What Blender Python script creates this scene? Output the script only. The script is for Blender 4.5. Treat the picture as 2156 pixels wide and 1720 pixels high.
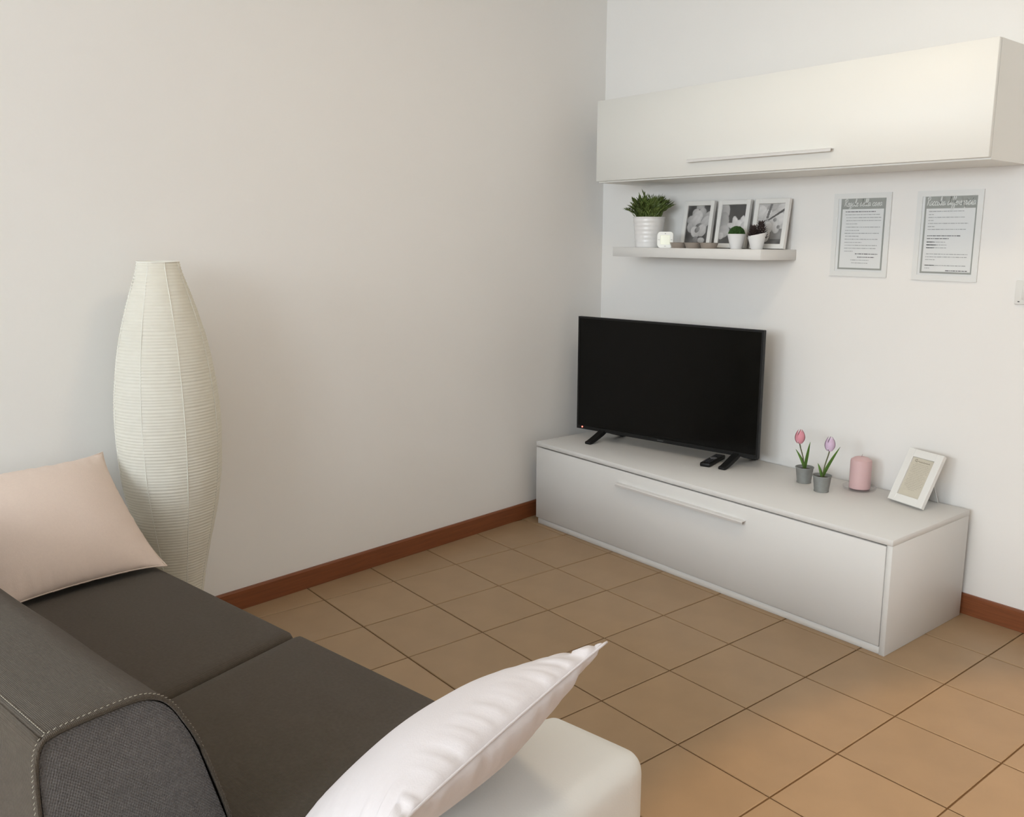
import bpy, bmesh, math, random
from mathutils import Vector, Matrix, noise
random.seed(7)
for o in list(bpy.data.objects): bpy.data.objects.remove(o, do_unlink=True)
scene = bpy.context.scene
COL = scene.collection

# ------------------------------------------------------------------ camera
cam_d = bpy.data.cameras.new('camera'); cam = bpy.data.objects.new('camera', cam_d); COL.objects.link(cam)
FPX = 1866.285
cam_d.sensor_fit = 'HORIZONTAL'; cam_d.sensor_width = 36.0
cam_d.lens = FPX / 2156 * 36.0
cam_d.shift_x = -(1145.963 - 1078) / 2156; cam_d.shift_y = (839.1 - 860) / 2156
cam_d.clip_start = 0.05
_r = Vector((0.6427986, 0.7659792, 0.009265)); _d = Vector((0.1411134, -0.1065152, -0.9842467)); _f = Vector((-0.7529256, 0.6339798, -0.1765577))
M = Matrix.Identity(4)
for i in range(3): M[i][0], M[i][1], M[i][2] = _r[i], -_d[i], -_f[i]
M.translation = (3.34108, -3.19185, 1.34744)
cam.matrix_world = M
scene.camera = cam

# ------------------------------------------------------------------ world, daylight, exposure
W = bpy.data.worlds.new('world'); scene.world = W; W.use_nodes = True
bgn = W.node_tree.nodes['Background']; bgn.inputs[0].default_value = (0.89, 0.96, 1.03, 1); bgn.inputs[1].default_value = 12.6
vs = scene.view_settings
vs.view_transform = 'Standard'; vs.look = 'None'; vs.gamma = 1.0; vs.use_curve_mapping = False; vs.exposure = 0.40
RX, RY, RZ = 4.9, -6.6, 2.75            # room extents; corner in view is the origin
WINS = ((1.25, 2.75, 1.10, 2.60), (3.15, 4.65, 1.10, 2.60))   # windows in the near wall: x0,x1,z0,z1
for WIN in WINS:
    pl = bpy.data.lights.new('daylight_portal', 'AREA'); pl.shape = 'RECTANGLE'; pl.size = WIN[1]-WIN[0]; pl.size_y = WIN[3]-WIN[2]
    pl.cycles.is_portal = True
    po = bpy.data.objects.new('daylight_portal', pl); COL.objects.link(po)
    po.location = ((WIN[0]+WIN[1])/2, RY-0.16, (WIN[2]+WIN[3])/2); po.rotation_euler = (math.radians(90), 0, 0)

# ------------------------------------------------------------------ helpers
def mat(name, col, rough=0.5, spec=0.5, metal=0.0, noise_amt=0.0, noise_scale=8.0, bump=0.0, bump_scale=60.0, sheen=0.0, coord='Object', vary=0.0, coat=0.0, detail=4.0):
    m = bpy.data.materials.new(name); m.use_nodes = True
    nt = m.node_tree; b = nt.nodes['Principled BSDF']
    b.inputs['Base Color'].default_value = (*col, 1); b.inputs['Roughness'].default_value = rough
    b.inputs['Specular IOR Level'].default_value = spec; b.inputs['Metallic'].default_value = metal
    b.inputs['Sheen Weight'].default_value = sheen; b.inputs['Coat Weight'].default_value = coat
    tc = nt.nodes.new('ShaderNodeTexCoord')
    if noise_amt or vary:
        n = nt.nodes.new('ShaderNodeTexNoise'); n.inputs['Scale'].default_value = noise_scale; n.inputs['Detail'].default_value = detail
        nt.links.new(tc.outputs[coord], n.inputs['Vector'])
        mx = nt.nodes.new('ShaderNodeMix'); mx.data_type = 'RGBA'
        mx.inputs[6].default_value = (*[max(0, c*(1-noise_amt)) for c in col], 1); mx.inputs[7].default_value = (*[min(1, c*(1+noise_amt)) for c in col], 1)
        nt.links.new(n.outputs['Fac'], mx.inputs[0])
        src = mx.outputs[2]
        if vary:
            oi = nt.nodes.new('ShaderNodeObjectInfo'); mr = nt.nodes.new('ShaderNodeMapRange')
            mr.inputs[3].default_value = 1-vary; mr.inputs[4].default_value = 1+vary
            nt.links.new(oi.outputs['Random'], mr.inputs[0])
            hs = nt.nodes.new('ShaderNodeHueSaturation'); nt.links.new(mr.outputs[0], hs.inputs['Value']); nt.links.new(src, hs.inputs['Color'])
            src = hs.outputs[0]
        nt.links.new(src, b.inputs['Base Color'])
    if bump:
        n2 = nt.nodes.new('ShaderNodeTexNoise'); n2.inputs['Scale'].default_value = bump_scale; n2.inputs['Detail'].default_value = 3
        nt.links.new(tc.outputs[coord], n2.inputs['Vector'])
        bp = nt.nodes.new('ShaderNodeBump'); bp.inputs['Strength'].default_value = bump; bp.inputs['Distance'].default_value = 0.002
        nt.links.new(n2.outputs['Fac'], bp.inputs['Height']); nt.links.new(bp.outputs[0], b.inputs['Normal'])
    return m

def weave_mat(name, col, scale, angle=0.0, strength=0.6, rough=0.95, amt=0.18):
    """woven cloth: fine noise threads plus diagonal twill relief"""
    m = mat(name, col, rough, 0.15, noise_amt=amt, noise_scale=scale*0.9, sheen=0.12, detail=2)
    nt = m.node_tree; b = nt.nodes['Principled BSDF']
    tc = [n for n in nt.nodes if n.type == 'TEX_COORD'][0]
    mp = nt.nodes.new('ShaderNodeMapping'); mp.inputs['Rotation'].default_value = (angle, angle*0.7, angle)
    nt.links.new(tc.outputs['Object'], mp.inputs[0])
    hs = []
    for d in ('X', 'Y', 'Z'):
        w = nt.nodes.new('ShaderNodeTexWave'); w.bands_direction = d; w.inputs['Scale'].default_value = scale; w.inputs['Distortion'].default_value = 1.5; w.inputs['Detail'].default_value = 1
        nt.links.new(mp.outputs[0], w.inputs['Vector']); hs.append(w.outputs['Fac'])
    a = nt.nodes.new('ShaderNodeMath'); a.operation = 'ADD'; nt.links.new(hs[0], a.inputs[0]); nt.links.new(hs[1], a.inputs[1])
    a2 = nt.nodes.new('ShaderNodeMath'); a2.operation = 'ADD'; nt.links.new(a.outputs[0], a2.inputs[0]); nt.links.new(hs[2], a2.inputs[1])
    bp = nt.nodes.new('ShaderNodeBump'); bp.inputs['Strength'].default_value = strength; bp.inputs['Distance'].default_value = 0.0012
    nt.links.new(a2.outputs[0], bp.inputs['Height']); nt.links.new(bp.outputs[0], b.inputs['Normal'])
    return m

def emis(name, col, s):
    m = bpy.data.materials.new(name); m.use_nodes = True; b = m.node_tree.nodes['Principled BSDF']
    b.inputs['Base Color'].default_value = (*col, 1); b.inputs['Emission Color'].default_value = (*col, 1); b.inputs['Emission Strength'].default_value = s
    return m

def attr_mat(name, rough=0.35):
    m = bpy.data.materials.new(name); m.use_nodes = True; nt = m.node_tree; b = nt.nodes['Principled BSDF']
    a = nt.nodes.new('ShaderNodeAttribute'); a.attribute_name = 'print'
    nt.links.new(a.outputs['Color'], b.inputs['Base Color']); b.inputs['Roughness'].default_value = rough
    return m

def clear_mat(name, tint=(1, 1, 1), gloss=0.08):
    m = bpy.data.materials.new(name); m.use_nodes = True; nt = m.node_tree; nt.nodes.clear()
    out = nt.nodes.new('ShaderNodeOutputMaterial'); mx = nt.nodes.new('ShaderNodeMixShader'); t = nt.nodes.new('ShaderNodeBsdfTransparent'); g = nt.nodes.new('ShaderNodeBsdfGlossy')
    fc = nt.nodes.new('ShaderNodeLayerWeight'); pw = nt.nodes.new('ShaderNodeMath'); pw.operation = 'POWER'; pw.inputs[1].default_value = 4.0; nt.links.new(fc.outputs['Facing'], pw.inputs[0])
    lw = nt.nodes.new('ShaderNodeMath'); lw.operation = 'MULTIPLY_ADD'; lw.inputs[1].default_value = 0.6; lw.inputs[2].default_value = 0.04; nt.links.new(pw.outputs[0], lw.inputs[0])
    t.inputs[0].default_value = (*tint, 1); g.inputs['Roughness'].default_value = 0.03
    nt.links.new(lw.outputs[0], mx.inputs[0]); nt.links.new(t.outputs[0], mx.inputs[1]); nt.links.new(g.outputs[0], mx.inputs[2]); nt.links.new(mx.outputs[0], out.inputs[0])
    return m

def link(name, me, m=None, parent=None, loc=(0, 0, 0), rot=(0, 0, 0), smooth=None):
    o = bpy.data.objects.new(name, me); COL.objects.link(o)
    if m is not None and me is not None and not me.materials: me.materials.append(m)
    o.location = loc; o.rotation_euler = rot
    if parent: o.parent = parent
    return o
def tag(o, label=None, cat=None, group=None, kind=None):
    if label: o['label'] = label
    if cat: o['category'] = cat
    if group: o['group'] = group
    if kind: o['kind'] = kind
    return o
def thing(name, label, cat, loc=(0, 0, 0), rz=0.0, group=None):
    o = bpy.data.objects.new(name, None); COL.objects.link(o); o.empty_display_size = 0.05
    o.location = loc; o.rotation_euler = (0, 0, rz)
    return tag(o, label, cat, group)
def mesh(name, vs_, fs, smooth=False):
    me = bpy.data.meshes.new(name); me.from_pydata([tuple(v) for v in vs_], [], fs); me.update()
    if smooth:
        for p in me.polygons: p.use_smooth = True
    return me
def bm_mesh(name, bm, smooth=False, angle=40):
    bmesh.ops.recalc_face_normals(bm, faces=bm.faces)
    me = bpy.data.meshes.new(name); bm.to_mesh(me); bm.free()
    if smooth:
        for p in me.polygons: p.use_smooth = True
        try: me.set_sharp_from_angle(angle=math.radians(angle))
        except Exception: pass
    return me
def add_box(bm, x0, x1, y0, y1, z0, z1, bevel=0.0, seg=2):
    r = bmesh.ops.create_cube(bm, size=1.0); vv = r['verts']
    for v in vv: v.co = Vector(((x0+x1)/2+v.co.x*(x1-x0), (y0+y1)/2+v.co.y*(y1-y0), (z0+z1)/2+v.co.z*(z1-z0)))
    if bevel:
        es = list({e for v in vv for e in v.link_edges})
        bmesh.ops.bevel(bm, geom=es, offset=bevel, segments=seg, profile=0.5, affect='EDGES')
    return bm
def box(name, x0, x1, y0, y1, z0, z1, m, parent=None, bevel=0.0, seg=2, loc=(0, 0, 0), rot=(0, 0, 0)):
    bm = bmesh.new(); add_box(bm, x0, x1, y0, y1, z0, z1, bevel, seg)
    return link(name, bm_mesh(name, bm, smooth=bevel > 0, angle=50), m, parent, loc, rot)
def lathe(name, prof, m, parent=None, seg=32, loc=(0, 0, 0), rot=(0, 0, 0), angle=40, cap=True):
    """prof: (r, z) list from bottom to top"""
    V, F = [], []
    for r, z in prof:
        for k in range(seg):
            a = 2*math.pi*k/seg; V.append((r*math.cos(a), r*math.sin(a), z))
    n = len(prof)
    for i in range(n-1):
        for k in range(seg):
            k2 = (k+1) % seg; F.append((i*seg+k, i*seg+k2, (i+1)*seg+k2, (i+1)*seg+k))
    if cap:
        F.append(tuple(reversed(range(seg)))); F.append(tuple((n-1)*seg+k for k in range(seg)))
    me = mesh(name, V, F, True)
    try: me.set_sharp_from_angle(angle=math.radians(angle))
    except Exception: pass
    return link(name, me, m, parent, loc, rot)
def tube_geo(pts, r, seg=8, closed=False, V=None, F=None):
    V = [] if V is None else V; F = [] if F is None else F
    n = len(pts); base = len(V); P = [Vector(p) for p in pts]
    up = Vector((0, 0, 1))
    for i in range(n):
        t = (P[(i+1) % n]-P[i-1]) if closed else (P[min(i+1, n-1)]-P[max(i-1, 0)])
        t.normalize()
        s = t.cross(up) if abs(t.dot(up)) < 0.95 else t.cross(Vector((1, 0, 0)))
        s.normalize(); w = s.cross(t)
        rr = r[i] if isinstance(r, (list, tuple)) else r
        for k in range(seg):
            a = 2*math.pi*k/seg; V.append(P[i]+(s*math.cos(a)+w*math.sin(a))*rr)
    for i in range(n if closed else n-1):
        j = (i+1) % n
        for k in range(seg):
            k2 = (k+1) % seg; F.append((base+i*seg+k, base+i*seg+k2, base+j*seg+k2, base+j*seg+k))
    if not closed:
        F.append(tuple(base+k for k in reversed(range(seg)))); F.append(tuple(base+(n-1)*seg+k for k in range(seg)))
    return V, F
def tube(name, pts, r, m, parent=None, seg=8, closed=False, loc=(0, 0, 0), rot=(0, 0, 0)):
    V, F = tube_geo(pts, r, seg, closed)
    return link(name, mesh(name, V, F, True), m, parent, loc, rot)
def spline(pts, n=8, closed=False):
    out = []; N = len(pts); P = [Vector(p) for p in pts]
    for i in range(N if closed else N-1):
        if closed: p0, p1, p2, p3 = P[i-1], P[i], P[(i+1) % N], P[(i+2) % N]
        else: p0, p1, p2, p3 = P[max(i-1, 0)], P[i], P[i+1], P[min(i+2, N-1)]
        for k in range(n):
            t = k/n
            out.append(0.5*((2*p1)+(p2-p0)*t+(2*p0-5*p1+4*p2-p3)*t*t+(3*p1-p0-3*p2+p3)*t**3))
    if not closed: out.append(P[-1])
    return out

# ------------------------------------------------------------------ materials
MW = mat('wall_paint', (0.86, 0.842, 0.815), 0.85, 0.25, noise_amt=0.015, noise_scale=1.2, bump=0.12, bump_scale=90)
MCEIL = mat('ceiling_paint', (0.84, 0.84, 0.83), 0.9, 0.2)
MTILE = mat('ceramic_tile', (0.365, 0.245, 0.14), 0.38, 0.45, noise_amt=0.13, noise_scale=7, bump=0.08, bump_scale=40, coord='Object', vary=0.045)
MGROUT = mat('grout', (0.15, 0.085, 0.04), 0.95, 0.1, noise_amt=0.2, noise_scale=20)
def wood_mat():
    m = mat('cherry_wood', (0.17, 0.05, 0.02), 0.42, 0.4)
    nt = m.node_tree; b = nt.nodes['Principled BSDF']; tc = [n for n in nt.nodes if n.type == 'TEX_COORD'][0]
    mp = nt.nodes.new('ShaderNodeMapping'); mp.inputs['Scale'].default_value = (2.0, 2.0, 40.0); nt.links.new(tc.outputs['Object'], mp.inputs[0])
    n = nt.nodes.new('ShaderNodeTexNoise'); n.inputs['Scale'].default_value = 3.0; n.inputs['Detail'].default_value = 6; nt.links.new(mp.outputs[0], n.inputs['Vector'])
    cr = nt.nodes.new('ShaderNodeValToRGB'); cr.color_ramp.elements[0].color = (0.14, 0.042, 0.016, 1); cr.color_ramp.elements[1].color = (0.29, 0.095, 0.034, 1)
    nt.links.new(n.outputs['Fac'], cr.inputs[0]); nt.links.new(cr.outputs[0], b.inputs['Base Color'])
    return m
MWOOD = wood_mat()
MLAM = mat('white_laminate', (0.74, 0.73, 0.71), 0.5, 0.35)
MLAM_LIT = mat('cream_laminate_lit', (0.85, 0.84, 0.795), 0.45, 0.4)  # bench laminate made creamier and paler, with the brighter light up high painted in
MSEAM = mat('shadow_gap_board', (0.16, 0.15, 0.13), 0.8, 0.2)
MALU = mat('brushed_aluminium', (0.80, 0.79, 0.78), 0.4, 0.5, metal=0.4)
MBLACK = mat('black_plastic', (0.009, 0.009, 0.009), 0.4, 0.25)
MSCREEN = mat('screen_glass', (0.004, 0.004, 0.0036), 0.16, 0.16)
MGREY = weave_mat('grey_upholstery', (0.085, 0.067, 0.050), 150, 0.0, 0.5, amt=0.22)
MGREYE = weave_mat('grey_twill_panel', (0.14, 0.128, 0.123), 110, 0.785, 0.9, amt=0.25)
MSTITCH = mat('light_thread', (0.42, 0.38, 0.31), 0.9, 0.1)
MLEATH = mat('white_leatherette', (0.80, 0.79, 0.755), 0.42, 0.4, bump=0.08, bump_scale=260)
MPINK = mat('blush_cotton', (0.72, 0.59, 0.51), 0.9, 0.15, noise_amt=0.04, noise_scale=160, bump=0.2, bump_scale=420, sheen=0.1)
MPILW = mat('pale_cotton', (0.70, 0.65, 0.65), 0.88, 0.15, noise_amt=0.02, noise_scale=120, bump=0.12, bump_scale=420, sheen=0.1)
MCER = mat('white_ceramic', (0.80, 0.79, 0.785), 0.25, 0.5)
MZINC = mat('zinc', (0.30, 0.31, 0.30), 0.5, 0.4, metal=0.55, noise_amt=0.25, noise_scale=30)
MSOIL = mat('soil', (0.06, 0.045, 0.03), 0.95, 0.1, noise_amt=0.4, noise_scale=90, bump=0.8, bump_scale=150)
MLEAF = mat('tulip_leaf', (0.10, 0.20, 0.035), 0.5, 0.4, noise_amt=0.45, noise_scale=22)
MSTEM = mat('tulip_stem', (0.12, 0.12, 0.06), 0.6, 0.3)
MGRASS = mat('grass_leaf', (0.125, 0.175, 0.042), 0.5, 0.4, noise_amt=0.75, noise_scale=26, detail=2)
MMOSS = mat('moss_green', (0.045, 0.10, 0.028), 0.8, 0.2, noise_amt=0.35, noise_scale=120)
MPURP = mat('dark_succulent', (0.045, 0.03, 0.028), 0.55, 0.4, noise_amt=0.3, noise_scale=60)
MTUL1 = mat('pink_petal', (0.72, 0.30, 0.36), 0.6, 0.3, noise_amt=0.22, noise_scale=18)
MTUL2 = mat('lilac_petal', (0.66, 0.50, 0.66), 0.6, 0.3, noise_amt=0.14, noise_scale=18)
MWAX = mat('pink_wax', (0.66, 0.45, 0.45), 0.5, 0.4, noise_amt=0.05, noise_scale=14)
MWAX.node_tree.nodes['Principled BSDF'].inputs['Subsurface Weight'].default_value = 0.15
MWAX.node_tree.nodes['Principled BSDF'].inputs['Subsurface Radius'].default_value = (0.02, 0.01, 0.01)
MGLASS = clear_mat('clear_glass', (0.955, 0.95, 0.955))
MPANE = clear_mat('window_glass', (0.97, 0.98, 0.98))
MFRAME = mat('white_frame', (0.80, 0.79, 0.76), 0.45, 0.4)
MPLEX = mat('pale_plastic_frame', (0.77, 0.775, 0.76), 0.35, 0.45)
MPAPER = mat('paper', (0.74, 0.755, 0.755), 0.7, 0.2)
MBEIGE = mat('beige_paper', (0.60, 0.555, 0.46), 0.8, 0.2, noise_amt=0.04, noise_scale=20)
MPGREY = mat('print_grey', (0.34, 0.355, 0.335), 0.7, 0.2)
MINK = mat('print_ink', (0.16, 0.16, 0.165), 0.8, 0.2)
MINKL = mat('print_ink_pale', (0.40, 0.41, 0.415), 0.8, 0.2)
MWHITEP = mat('print_white', (0.74, 0.76, 0.74), 0.7, 0.2)
MTAUPE = mat('taupe_metal', (0.42, 0.365, 0.32), 0.35, 0.5, metal=0.6)
MPHOTO = attr_mat('photo_print')
def paper_mat():
    m = bpy.data.materials.new('rice_paper'); m.use_nodes = True; nt = m.node_tree; nt.nodes.clear()
    out = nt.nodes.new('ShaderNodeOutputMaterial'); mx = nt.nodes.new('ShaderNodeMixShader'); d = nt.nodes.new('ShaderNodeBsdfDiffuse'); t = nt.nodes.new('ShaderNodeBsdfTranslucent')
    tc = nt.nodes.new('ShaderNodeTexCoord'); n = nt.nodes.new('ShaderNodeTexNoise'); n.inputs['Scale'].default_value = 35; nt.links.new(tc.outputs['Object'], n.inputs['Vector'])
    cr = nt.nodes.new('ShaderNodeValToRGB'); cr.color_ramp.elements[0].color = (0.80, 0.77, 0.68, 1); cr.color_ramp.elements[1].color = (0.88, 0.86, 0.78, 1)
    nt.links.new(n.outputs['Fac'], cr.inputs[0]); nt.links.new(cr.outputs[0], d.inputs[0]); t.inputs[0].default_value = (0.85, 0.80, 0.68, 1)
    mx.inputs[0].default_value = 0.28
    nt.links.new(d.outputs[0], mx.inputs[1]); nt.links.new(t.outputs[0], mx.inputs[2]); nt.links.new(mx.outputs[0], out.inputs[0])
    return m
MRICE = paper_mat()

# ------------------------------------------------------------------ room shell
WS = 0.133                               # left wall leans away from square: x = -WS * y
def struct(o, label=None):
    o['kind'] = 'structure'
    if label: o['label'] = label
    return o
T = 0.15
struct(box('wall_back', -0.3, RX+T, 0.0, T, -0.1, RZ, MW), 'white wall behind the television')
lw = Vector((-WS*RY, RY, 0)); nn = Vector((-1, -WS, 0)).normalized()*T
V = [Vector((0, 0, -0.1)), lw+Vector((0, 0, -0.1)), lw+nn+Vector((0, 0, -0.1)), nn+Vector((0, 0, -0.1))]
V += [v+Vector((0, 0, RZ+0.1)) for v in V]
struct(link('wall_left', mesh('wall_left', V, [(3, 2, 1, 0), (4, 5, 6, 7), (0, 1, 5, 4), (1, 2, 6, 5), (2, 3, 7, 6), (3, 0, 4, 7)]), MW), 'white wall beside the paper lamp')
struct(box('wall_right', RX, RX+T, RY, 0, -0.1, RZ, MW))
bm = bmesh.new()                         # near wall with the window openings
xs = [0.3]+[x for w in WINS for x in w[:2]]+[RX+T]
for k in range(0, len(xs), 2): add_box(bm, xs[k], xs[k+1], RY-T, RY, -0.1, RZ)
for w in WINS:
    add_box(bm, w[0], w[1], RY-T, RY, -0.1, w[2]); add_box(bm, w[0], w[1], RY-T, RY, w[3], RZ)
struct(link('wall_front', bm_mesh('wall_front', bm), MW))
struct(box('ceiling', -0.3, RX+T, RY-T, T, RZ, RZ+0.1, MCEIL))
for wi, WIN in enumerate(WINS):
    win = struct(bpy.data.objects.new('window_%d' % (wi+1), None)); COL.objects.link(win); win.location = (WIN[0], RY-0.08, WIN[2])
    ww, wh = WIN[1]-WIN[0], WIN[3]-WIN[2]
    bm = bmesh.new()
    for (a, b, c, d) in ((0, 0.05, 0, wh), (ww-0.05, ww, 0, wh), (0.05, ww-0.05, 0, 0.05), (0.05, ww-0.05, wh-0.05, wh), (ww/2-0.04, ww/2+0.04, 0.05, wh-0.05)):
        add_box(bm, a, b, -0.03, 0.03, c, d)
    link('window_frame', bm_mesh('window_frame', bm), MFRAME, win)
    for a in (0.05, ww/2+0.04): box('pane', a, a+ww/2-0.09, -0.004, 0.004, 0.05, wh-0.05, MPANE, win)
    box('window_sill', -0.05, ww+0.05, 0.081, 0.18, -0.035, -0.001, MFRAME, win, 0.004)

# floor: grout bed with one object for each tile
fl = struct(box('floor', -0.3, RX+T, RY-T, T, -0.1, -0.0035, MGROUT), 'beige ceramic tiled floor')
GX, GY, TS, GR, BV = 0.3933, -0.8865, 0.2997, 0.0022, 0.0022
def clip(poly, n, c):
    out = []
    for i in range(len(poly)):
        p, q = poly[i], poly[(i+1) % len(poly)]; a, b = p.dot(n)-c, q.dot(n)-c
        if a >= 0: out.append(p)
        if (a >= 0) != (b >= 0): out.append(p+(q-p)*(a/(a-b)))
    return out
def tile_mesh(poly):
    c = sum(poly, Vector((0, 0)))/len(poly); n = len(poly)
    top = [p+(c-p).normalized()*BV*1.4 for p in poly]
    V = [(*p, 0.0) for p in top]+[(*p, -0.0015) for p in poly]+[(*p, -0.008) for p in poly]
    F = [tuple(range(n))]
    for r in (0, 1):
        for i in range(n):
            j = (i+1) % n; F.append((r*n+j, r*n+i, (r+1)*n+i, (r+1)*n+j))
    return mesh('floor_tile', V, F)
h = TS/2-GR
full = tile_mesh([Vector((-h, -h)), Vector((h, -h)), Vector((h, h)), Vector((-h, h))]); full.materials.append(MTILE)
wn = Vector((1, WS)).normalized(); RV, RF = [], []
for i in range(-2, 17):
    for j in range(-4, 20):
        cx, cy = GX+(i+0.5)*TS, GY-(j+0.5)*TS
        poly = [Vector((cx-h, cy-h)), Vector((cx+h, cy-h)), Vector((cx+h, cy+h)), Vector((cx-h, cy+h))]
        cl = clip(poly, wn, 0.001); cl = clip(cl, Vector((-1, 0)), -RX) if cl else cl
        if cl: cl = clip(cl, Vector((0, -1)), 0.001)
        if cl: cl = clip(cl, Vector((0, 1)), RY)
        if len(cl) < 3: continue
        area = abs(sum(cl[k].x*cl[(k+1) % len(cl)].y-cl[(k+1) % len(cl)].x*cl[k].y for k in range(len(cl))))/2
        if area < 0.002: continue
        if cy < -4.2:                    # behind the camera: joined below
            b = len(RV); n = len(cl); RV += [(*p, 0.0) for p in cl]+[(*p, -0.008) for p in cl]; RF.append(tuple(range(b, b+n)))
            RF += [(b+(k+1) % n, b+k, b+n+k, b+n+(k+1) % n) for k in range(n)]; continue
        if area > 0.999*(2*h)**2:
            link('floor_tile', full, None, fl, (cx, cy, random.uniform(-0.0003, 0.0003)))
        else:
            c = Vector((cx, cy)); link('floor_tile', tile_mesh([p-c for p in cl]), MTILE, fl, (cx, cy, 0))

o = link('floor_tiles_behind', mesh('floor_tiles_behind', RV, RF), MTILE, fl); o['kind'] = 'stuff'

# baseboards
BH, BT = 0.0765, 0.013
def baseboard(name, L, parent=None):
    prof = [(0, 0), (BT, 0), (BT, BH-0.006), (BT-0.004, BH), (0, BH)]
    V = [(0, y, z) for y, z in prof]+[(L, y, z) for y, z in prof]; n = len(prof)
    F = [tuple(range(n)), tuple(reversed(range(n, 2*n)))]+[(i, i+n, (i+1) % n+n, (i+1) % n) for i in range(n)]
    bm = bmesh.new(); me = mesh(name, V, F); bm.from_mesh(me)
    return link(name, bm_mesh(name, bm), MWOOD)
bb = struct(baseboard('baseboard_left', 6.6), 'dark cherry wood skirting along the left wall'); bb.location = (-WS*RY, RY, 0.0005); bb.rotation_euler = (0, 0, math.pi/2+math.atan(WS))
bb.scale = (1, -1, 1)
bb = struct(baseboard('baseboard_back', RX-0.02), 'dark cherry wood skirting along the television wall'); bb.location = (0.018, 0, 0.0005); bb.scale = (1, -1, 1)

# ceiling lamps out of view: a warm dome and a warm spotlight
t = thing('ceiling_light', 'warm white frosted dome lamp on the ceiling', 'ceiling lamp', (2.05, -1.5, RZ))
lathe('base', [(0.24, -0.02), (0.24, 0.0)], MFRAME, t)
lathe('diffuser', [(0.02, -0.095), (0.11, -0.085), (0.19, -0.06), (0.23, -0.021)], emis('warm_diffuser', (1.0, 0.84, 0.62), 14.0), t)
t = thing('ceiling_spotlight', 'small white ceiling spotlight aimed at the floor', 'spotlight', (3.63, -1.35, RZ))
lathe('spot_housing', [(0.035, -0.12), (0.045, -0.115), (0.045, -0.001)], MFRAME, t, 24)
sl = bpy.data.lights.new('warm_spot', 'SPOT'); sl.energy = 105; sl.color = (1.0, 0.68, 0.36); sl.spot_size = math.radians(68); sl.spot_blend = 0.16; sl.shadow_soft_size = 0.04
so = bpy.data.objects.new('warm_spot', sl); COL.objects.link(so); so.parent = t; so.location = (0, 0, -0.14)

# ------------------------------------------------------------------ television bench
BZ = 0.402
def bar_handle(parent, x0, x1, y, z, up=True):
    """long aluminium edge pull: a hooked profile swept along x (front of the door at y)"""
    prof = [(0, 0.004), (-0.020, 0.004), (-0.024, 0.0), (-0.024, -0.008), (-0.0215, -0.008), (-0.0215, 0.001), (0, 0.001)]
    V = [(x0, y+a, z+b) for a, b in prof]+[(x1, y+a, z+b) for a, b in prof]; n = len(prof)
    F = [tuple(range(n)), tuple(reversed(range(n, 2*n)))]+[(i, i+n, (i+1) % n+n, (i+1) % n) for i in range(n)]
    bm = bmesh.new(); bm.from_mesh(mesh('handle', V, F))
    return link('handle', bm_mesh('handle', bm), MALU, parent)
t = thing('television_bench', 'long low white television bench with one wide flap door', 'tv bench', (0.168, 0, 0))
L_ = 1.809
box('top_panel', 0, L_, -0.567, -0.030, BZ-0.021, BZ, MLAM, t, 0.0012, 1)
box('side_panel', 0.0, 0.018, -0.545, -0.032, 0, BZ-0.021, MLAM, t, 0.001, 1, (0.012, 0, 0))
box('side_panel', L_-0.020, L_, -0.565, -0.032, 0, BZ-0.021, MLAM, t, 0.001, 1)
box('back_panel', 0.030, L_-0.020, -0.040, -0.034, 0.03, BZ-0.021, MSEAM, t)
box('bottom_panel', 0.030, L_-0.020, -0.545, -0.040, 0.028, 0.046, MLAM, t)
box('plinth', 0.012, L_-0.020, -0.562, -0.546, 0, 0.026, MLAM, t, 0.001, 1)
dr = box('flap_door', 0.0, L_-0.0225, -0.566, -0.547, 0.029, BZ-0.027, MLAM, t, 0.0012, 1)
bar_handle(dr, 0.725-0.168, 1.397-0.168, -0.566, 0.318)
box('dark_gap', 0.030, L_-0.021, -0.545, -0.530, BZ-0.06, BZ-0.0211, MSEAM, t)

# wall cabinet
t = thing('wall_cabinet', 'long white wall cabinet with a single lift-up door', 'wall cabinet', (0.264, 0, 1.608))
Wc, Hc = 1.781, 0.362
bm = bmesh.new(); add_box(bm, 0, Wc, -0.281, -0.002, 0, 0.018); add_box(bm, 0, Wc, -0.281, -0.002, Hc-0.018, Hc); add_box(bm, 0, 0.018, -0.281, -0.002, 0.018, Hc-0.018); add_box(bm, Wc-0.018, Wc, -0.281, -0.002, 0.018, Hc-0.018); add_box(bm, 0.018, Wc-0.018, -0.010, -0.002, 0.018, Hc-0.018)
link('body', bm_mesh('body', bm), MLAM_LIT, t)
dr = box('lift_door', 0, Wc, -0.300, -0.2825, 0.006, Hc, MLAM_LIT, t, 0.001, 1)
bar_handle(dr, 0.829-0.264, 1.499-0.264, -0.300, 0.066)

# floating shelf
t = box('wall_shelf', 0.325, 1.163, -0.242, -0.001, 1.274, 1.316, MLAM, None, 0.001, 1)
tag(t, 'thick white floating shelf under the wall cabinet', 'shelf')
SZ_ = 1.316

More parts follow.
